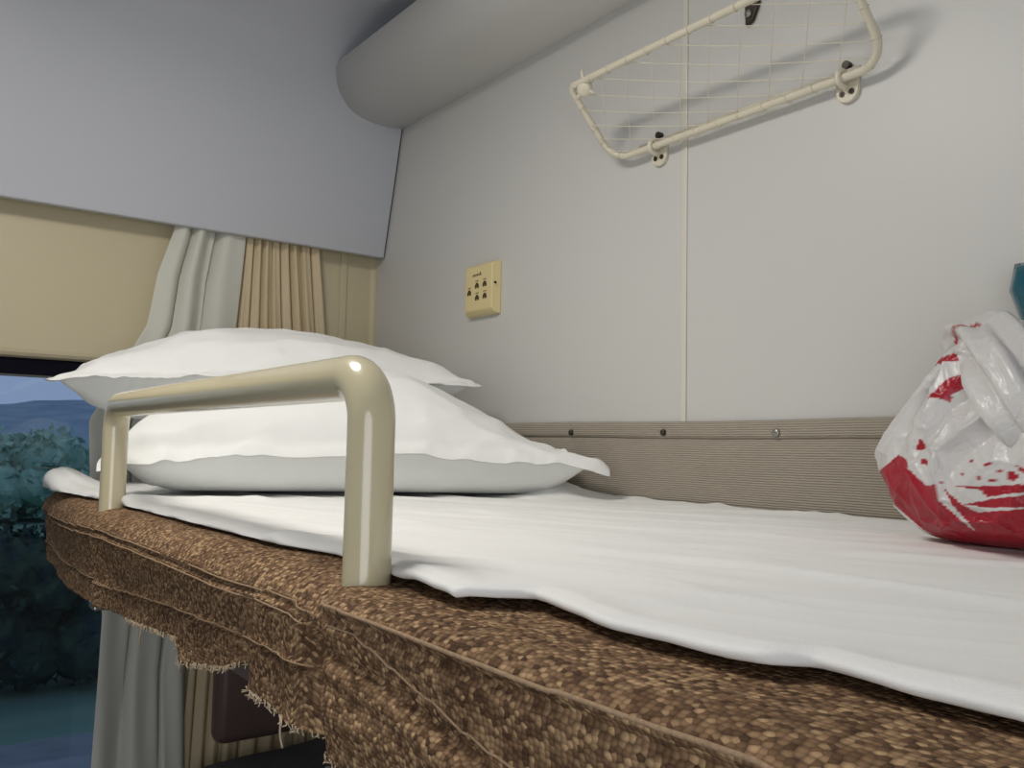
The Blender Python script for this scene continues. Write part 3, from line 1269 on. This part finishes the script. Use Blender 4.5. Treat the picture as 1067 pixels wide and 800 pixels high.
# catch above the rack
p = at(0, -.004, 783, 12)
ct = thing('rack_catch', 'small dark metal catch screwed to the partition above the wire rack', 'catch', (0, p[1], p[2]))
bm = bmesh.new()
extrude_profile(bm, [(p[1] + .009, p[2] + .012), (p[1] - .013, p[2] + .015), (p[1] - .010, p[2] + .004), (p[1] - .002, p[2] - .012), (p[1] + .008, p[2] - .016)], -.006, -.0002, axis=0)
o = obj('catch_plate', bm, M['screw'], ct, False)
mod(o, 'BEVEL', width=.001, segments=2)
bm = bmesh.new()
tube(bm, [(-.005, p[1] + .002, p[2] - .003), (-.0095, p[1] + .002, p[2] - .003)], .0045, 14)
obj('screw', bm, M['steel'], ct)
# pronged end clip on the outer corner
bm = bmesh.new()
q = rp(.055, .92)
r = bmesh.ops.create_icosphere(bm, subdivisions=3, radius=.0105)
for v in r['verts']:
    v.co = Vector((v.co.x * .9, v.co.y * 1.15, v.co.z * 1.2)) * (1 + .15 * noise.noise(v.co * 150)) + q
for d in ((-.006, .016, .010), (-.004, .002, .024), (.010, -.010, .016), (-.004, .012, -.012), (.004, -.014, -.010)):
    tube(bm, [q, q + Vector(d) * .7, q + Vector(d) * 1.05], [.004, .0028, .0014], 8)
obj('end_clip', bm, M['rack'], rk)

# ------------------------------------------------------------------ curtains
def curtain(name, lx, rx, z1, z0, folds, amp, cy, m, seed, nu=220, nz=130, skew=0, parent=None):
    rnd = random.Random(seed)
    ph = [rnd.uniform(0, 6.28) for _ in range(4)]
    P = np.zeros((nu, nz, 3))
    for j in range(nz):
        z = z1 + (z0 - z1) * j / (nz - 1)
        a, b = lx(z), rx(z)
        for i in range(nu):
            u = i / (nu - 1)
            uu = u + .03 * math.sin(z * 4 + ph[0] + u * 5) + skew * (z - z1) * math.sin(u * 3)
            p = 2 * math.pi * folds * uu + ph[1] + .7 * math.sin(3 * u * 2 + ph[2])
            y = amp * math.sin(p) + amp * .35 * math.sin(2.3 * p + z * 6 + ph[3]) + amp * .4 * noise.noise((u * 9, z * 5, seed))
            x = a + (b - a) * u + (b - a) / folds * .16 * math.sin(p * 1 + 1.2)
            P[i, j] = (x, cy(z) + y, z)
    bm = bmesh.new()
    grid(bm, P)
    o = obj(name, bm, m)
    mod(o, 'SOLIDIFY', thickness=.0012)
    return o


zt = 2.02
lw = lambda z: float(np.interp(z, [.7, 1.03, 1.28, 1.5, 1.6, 1.77, 1.86, 1.945, 2.02], [-.51, -.503, -.497, -.52, -.525, -.443, -.430, -.405, -.40]))
rw = lambda z: float(np.interp(z, [.7, 1.17, 1.5, 1.77, 1.945, 2.02], [-.36, -.37, -.33, -.305, -.29, -.29]))
cyw = lambda z: float(np.interp(z, [.7, 1.4, 1.9, 2.0], [.004, .000, .012, .014]))
o = curtain('window_curtain', lw, rw, zt, .72, 2.4, .011, cyw, M['curtw'], 5, skew=.12)
tag(o, 'white curtain gathered at the window, on the window side of the yellow one', 'curtain')
ly = lambda z: float(np.interp(z, [.7, 1.5, 1.77, 1.945, 2.02], [-.37, -.335, -.312, -.298, -.295]))
ry = lambda z: float(np.interp(z, [.7, 1.5, 1.77, 1.945, 2.02], [-.11, -.11, -.112, -.135, -.135]))
cyy = lambda z: float(np.interp(z, [.7, 1.4, 1.9, 2.0], [.018, .014, .018, .018]))
o = curtain('window_curtain', ly, ry, zt, .72, 8.5, .007, cyy, M['curty'], 11)
tag(o, 'pale yellow curtain in narrow pleats, between the white curtain and the corner', 'curtain')
bm = bmesh.new()
tube(bm, [(-1.7, .016, 2.03), (-.02, .016, 2.03)], .004, 10)
o = obj('curtain_rod', bm, M['steel'])
tag(o, 'thin metal curtain rod hidden behind the white end cover', 'curtain rod')

# ------------------------------------------------------------------ below the berth
def soft_box(name, a, b, r, m, label, cat, amp=.004):
    bm = bmesh.new()
    box(bm, a, b, r, 5)
    bmesh.ops.subdivide_edges(bm, edges=bm.edges, cuts=3, use_grid_fill=True)
    for v in bm.verts:
        k = noise.noise_vector(v.co * 14) * amp
        v.co += k
    o = obj(name, bm, m)
    tag(o, label, cat)
    return o


soft_box('headrest_pad', (-.345, -.125, 1.068), (-.165, -.080, 1.3765), .022, M['brownpad'], 'dark brown rounded pad hanging under the berth before the curtains', 'pad', .002)
bl_ = thing('lower_berth', 'lower sleeper berth with dark cushion, under the tweed berth', 'berth', (-.35, -1.1, .40))
bm = bmesh.new()
box(bm, (-.70, -2.2, .42), (-.004, -.02, .52), .03, 4)
obj('cushion', bm, M['brownpad'], bl_)
bm = bmesh.new()
box(bm, (-.68, -2.2, 0), (-.004, -.02, .419), .004)
obj('base', bm, M['board'], bl_, False)
soft_box('folded_quilt', (-.50, -.42, .535), (-.06, -.06, .79), .05, M['quilt'], 'dark grey folded quilt on the lower berth, bottom one of two', 'quilt', .012)
soft_box('folded_quilt', (-.40, -.40, .815), (-.05, -.07, 1.045), .05, M['quilt'], 'dark grey quilt on top of the pile under the berth', 'quilt', .012)

# ------------------------------------------------------------------ plastic bag with red print
def in_poly(x, y, poly):
    c = False
    for i in range(len(poly)):
        x1, y1_ = poly[i]
        x2, y2_ = poly[i - 1]
        if (y1_ > y) != (y2_ > y) and x < (x2 - x1) * (y - y1_) / (y2_ - y1_) + x1:
            c = not c
    return c


BX = -.185
def bag_yz(px, py):
    p = at(0, BX, px, py)
    return (p[1], p[2])
def z6(x, y):       # from the two close views of the bag
    return (900 + x * 167 / 891, 440 + y * 150 / 800)
def z5(x, y):
    return (940 + x * 127 / 782, 320 + y * 130 / 800)
red_px = [
    [z6(*p) for p in ((50, 300), (195, 182), (235, 205), (245, 255), (290, 300), (340, 345), (385, 335), (400, 420), (470, 480), (560, 560), (700, 640), (720, 700), (430, 665), (330, 590), (200, 480), (90, 370))],
    [z6(*p) for p in ((400, 300), (450, 380), (520, 440), (600, 480), (700, 470), (850, 455), (950, 450), (950, 720), (700, 700), (560, 540), (470, 440))],
    [z6(*p) for p in ((520, 440), (720, 400), (900, 380), (960, 370), (960, 460), (840, 452), (640, 452))],
    [z6(*p) for p in ((475, 345), (620, 345), (890, 330), (960, 325), (960, 370), (800, 375), (640, 400), (620, 365))],
    [z6(*p) for p in ((300, 100), (325, 105), (340, 155), (290, 155))],
    [z6(*p) for p in ((310, 205), (350, 210), (345, 238), (315, 230))],
    [z6(*p) for p in ((745, 275), (785, 265), (800, 300), (775, 320), (745, 300))],
    [z6(*p) for p in ((790, 240), (815, 245), (850, 275), (810, 275))],
    [z6(*p) for p in ((630, 230), (665, 222), (665, 240), (635, 242))],
    [z6(*p) for p in ((600, 290), (618, 290), (618, 312), (602, 312))],
    [z6(*p) for p in ((655, 308), (685, 305), (685, 322), (655, 322))],
    [z6(*p) for p in ((700, 262), (725, 260), (722, 275), (702, 275))],
    [z6(*p) for p in ((560, 210), (580, 210), (578, 222), (562, 222))],
    [z6(*p) for p in ((512, 280), (528, 278), (526, 292), (514, 292))],
    [z5(*p) for p in ((175, 365), (205, 305), (260, 300), (340, 320), (355, 368), (270, 368))],
    [z5(*p) for p in ((150, 608), (220, 530), (280, 480), (370, 450), (375, 385), (440, 400), (485, 395), (510, 460), (515, 530), (440, 535), (440, 515), (300, 580), (310, 600), (295, 628), (200, 600))],
]
reds = [[bag_yz(*p) for p in poly] for poly in red_px]

prm = mat('printed_thin_plastic', (.8, .8, .8), .28, spec=.5)
nt, N, L, b = nodes(prm)
vc = N.new('ShaderNodeVertexColor')
vc.layer_name = 'print'
mx = N.new('ShaderNodeMix')
mx.data_type = 'RGBA'
mx.inputs['A'].default_value = (.74, .73, .72, 1)
mx.inputs['B'].default_value = (.42, .012, .03, 1)
L.new(vc.outputs[0], mx.inputs['Factor'])
L.new(mx.outputs['Result'], b.inputs['Base Color'])
tc = N.new('ShaderNodeTexCoord')
nz = N.new('ShaderNodeTexNoise')
nz.inputs['Scale'].default_value = 45
nz.inputs['Detail'].default_value = 5
nz.inputs['Distortion'].default_value = 1.2
L.new(tc.outputs['Object'], nz.inputs['Vector'])
bp = N.new('ShaderNodeBump')
bp.inputs['Strength'].default_value = .5
bp.inputs['Distance'].default_value = .006
L.new(nz.outputs['Fac'], bp.inputs['Height'])
L.new(bp.outputs[0], b.inputs['Normal'])
tr = N.new('ShaderNodeBsdfTranslucent')
L.new(mx.outputs['Result'], tr.inputs[0])
ms = N.new('ShaderNodeMixShader')
ms.inputs[0].default_value = .2
out = [n for n in N if n.type == 'OUTPUT_MATERIAL'][0]
L.new(b.outputs[0], ms.inputs[1])
L.new(tr.outputs[0], ms.inputs[2])
L.new(ms.outputs[0], out.inputs[0])
M['bag'] = prm

bag = thing('plastic_bag', 'crumpled white plastic shopping bag with red print, standing on the sheet', 'bag', (-.13, -1.30, 1.505))
# silhouette in the (y,z) plane, seen from the aisle: left outline from the photograph
outl = [bag_yz(*p) for p in ((940, 545), (922, 515), (910, 490), (910, 470), (920, 440), (940, 405), (960, 375), (985, 352), (1005, 340))]
zc_prof = [p[1] for p in outl]
yl_prof = [p[0] for p in outl]
bcy = -1.315
ZB, ZT = 1.5040, max(zc_prof) + .002


def yleft(z):
    return float(np.interp(z, [ZB] + zc_prof, [yl_prof[0] - .012] + yl_prof))


nu, nv = 420, 260
P4 = np.zeros((nu, nv, 3))
for i in range(nu):
    th = 2 * math.pi * i / nu
    for j in range(nv):
        v = j / (nv - 1)
        z = ZB + (ZT - ZB) * (.5 - .5 * math.cos(math.pi * min(1, v)))
        hw = yleft(z) - bcy                     # half width along y
        tz = (z - ZB) / (ZT - ZB)
        round_ = math.sqrt(max(0, 1 - ((tz - .36) / (.64 if tz > .36 else .40)) ** 2)) if True else 1
        dx = .085 * (round_ ** .9) * (1 - .25 * tz)
        cosn, sinn = math.cos(th), math.sin(th)
        e = .85
        cx_ = math.copysign(abs(cosn) ** e, cosn)
        sx_ = math.copysign(abs(sinn) ** e, sinn)
        capf = sstep(1.0, .9, tz) * sstep(0, .02, tz) if True else 1
        endr = min(1, math.sqrt(max(0, 1 - (abs(v - .5) * 2) ** 14)))
        p = Vector((-.155 - dx * sx_ * endr, bcy + hw * cx_ * endr, z))
        # creases: folded facets fanning down from the knot plus crumple
        c1 = abs(noise.noise((th * 2.4 + 3, tz * 1.6, 1)))
        wq = noise.noise_vector((p.x * 14, p.y * 14, p.z * 14)) * .25
        qd = noise.voronoi(Vector((p.x * 17, p.y * 17 + p.z * 9, p.z * 11)) + wq)[0]
        qe = noise.voronoi(Vector((p.x * 44, p.y * 44 - p.z * 20, p.z * 30)) + wq * 2)[0]
        amp = endr * sstep(0, .08, tz)
        side = abs(cosn) ** 4
        d = (-.014 * (1 - min(1, c1 * 4)) * (tz * .9 + .1) + .007 * math.exp(-(qd[1] - qd[0]) * 7) + .0022 * math.exp(-(qe[1] - qe[0]) * 7)
             + .012 * noise.noise((p.x * 12, p.y * 12, p.z * 12))) * amp * (1 - .6 * side)
        nrm_ = Vector((-sx_, cx_ * .8, .1)).normalized()
        p += nrm_ * d
        p.z = max(p.z, ZB)
        p.x = min(p.x, -.070)
        P4[i, j] = p
bm = bmesh.new()
Vv = grid(bm, P4, closed_u=True)
bm.faces.new([Vv[i][0] for i in range(nu)][::-1])
bm.faces.new([Vv[i][nv - 1] for i in range(nu)])
bo = obj('bag_body', bm, M['bag'], bag)


OBL = Vector((.83, .47, -.01)).normalized()


def paint(o, polys, back=True):
    me = o.data
    ca = me.color_attributes.new('print', 'FLOAT_COLOR', 'POINT')
    for v in me.vertices:
        k = (BX - v.co.x) / OBL.x          # the print lies flat on the side facing the aisle
        y, z = v.co.y + OBL.y * k, v.co.z + OBL.z * k
        on = 0
        if v.co.x < -.085:
            for q in polys:
                if in_poly(y, z, q):
                    on = 1
                    break
        ca.data[v.index].color = (on, on, on, 1)


paint(bo, reds)

# thick twisted handle sleeve folding over the top towards the aisle
def sleeve(name, pts, rads, seed, redband=None, flat=.55, seg=48):
    path = smooth_path(pts, 12)
    n = len(path)
    rr = [np.interp(i / (n - 1), np.linspace(0, 1, len(rads)), rads) for i in range(n)]
    bm = bmesh.new()
    rings = tube(bm, path, [float(x) for x in rr], seg)
    cen = path
    for i, rg in enumerate(rings):
        for k, v in enumerate(rg):
            d = v.co - cen[i]
            a = 2 * math.pi * k / seg
            f = 1 + .22 * math.sin(a * 5 + i * .05 + seed) + .14 * math.sin(a * 9 - i * .06) + .18 * noise.noise((a * 2, i * .07, seed))
            v.co = cen[i] + d * f
            v.co.x = min(v.co.x, -.02)
    o = obj(name, bm, M['bag'], bag)
    me = o.data
    ca = me.color_attributes.new('print', 'FLOAT_COLOR', 'POINT')
    for v in me.vertices:
        on = 1 if (redband and in_poly(v.co.y, v.co.z, redband)) else 0
        ca.data[v.index].color = (on, on, on, 1)
    return o


def hp(x, px, py):
    return Vector(at(0, x, px, py))
loopred = [bag_yz(*z5(*p)) for p in ((290, 255), (300, 180), (350, 130), (480, 92), (520, 118), (380, 145), (330, 200), (345, 250))]
sleeve('handle', [hp(-.15, 1000, 372), hp(-.16, 1012, 356), hp(-.18, 1030, 362), hp(-.21, 1052, 390), hp(-.225, 1075, 425), hp(-.21, 1100, 460)], [.012, .017, .021, .024, .022, .018], 2, loopred)
sleeve('handle', [hp(-.10, 1010, 380), hp(-.105, 1022, 362), hp(-.10, 1060, 372), hp(-.09, 1100, 400)], [.014, .018, .022, .018], 6)

# ------------------------------------------------------------------ teal packet behind the bag
tb = thing('teal_packet', 'teal plastic packet standing behind the red and white bag at the partition', 'packet', (-.04, -1.34, 1.505))
n, m_ = 40, 60
W_, H_ = .20, .231
a0 = at(0, -.03, 1055, 280)
bm = bmesh.new()
for sg in (1, -1):
    Pq = np.zeros((n, m_, 3))
    for i in range(n):
        for j in range(m_):
            u, v = i / (n - 1) * 2 - 1, j / (m_ - 1) * 2 - 1
            th = .022 * (max(0, 1 - u ** 4) ** .6) * (max(0, 1 - v ** 6) ** .5)
            th *= 1 + .12 * noise.noise((u * 3, v * 3, sg))
            yy_ = W_ / 2 * u * (1 - .05 * (1 - v * v))
            zz_ = H_ / 2 * v
            # leftmost high point bulges, then tapers downwards
            taper = np.interp(v, [-1, -.2, .35, .8, 1], [.55, .72, .86, 1.0, .93])
            Pq[i, j] = (-.041 - sg * th * .95, -1.335 + yy_ * taper, 1.506 + H_ / 2 + zz_)
    grid(bm, Pq)
bmesh.ops.remove_doubles(bm, verts=bm.verts, dist=1e-5)
tp_ = obj('packet_body', bm, M['teal'], tb)
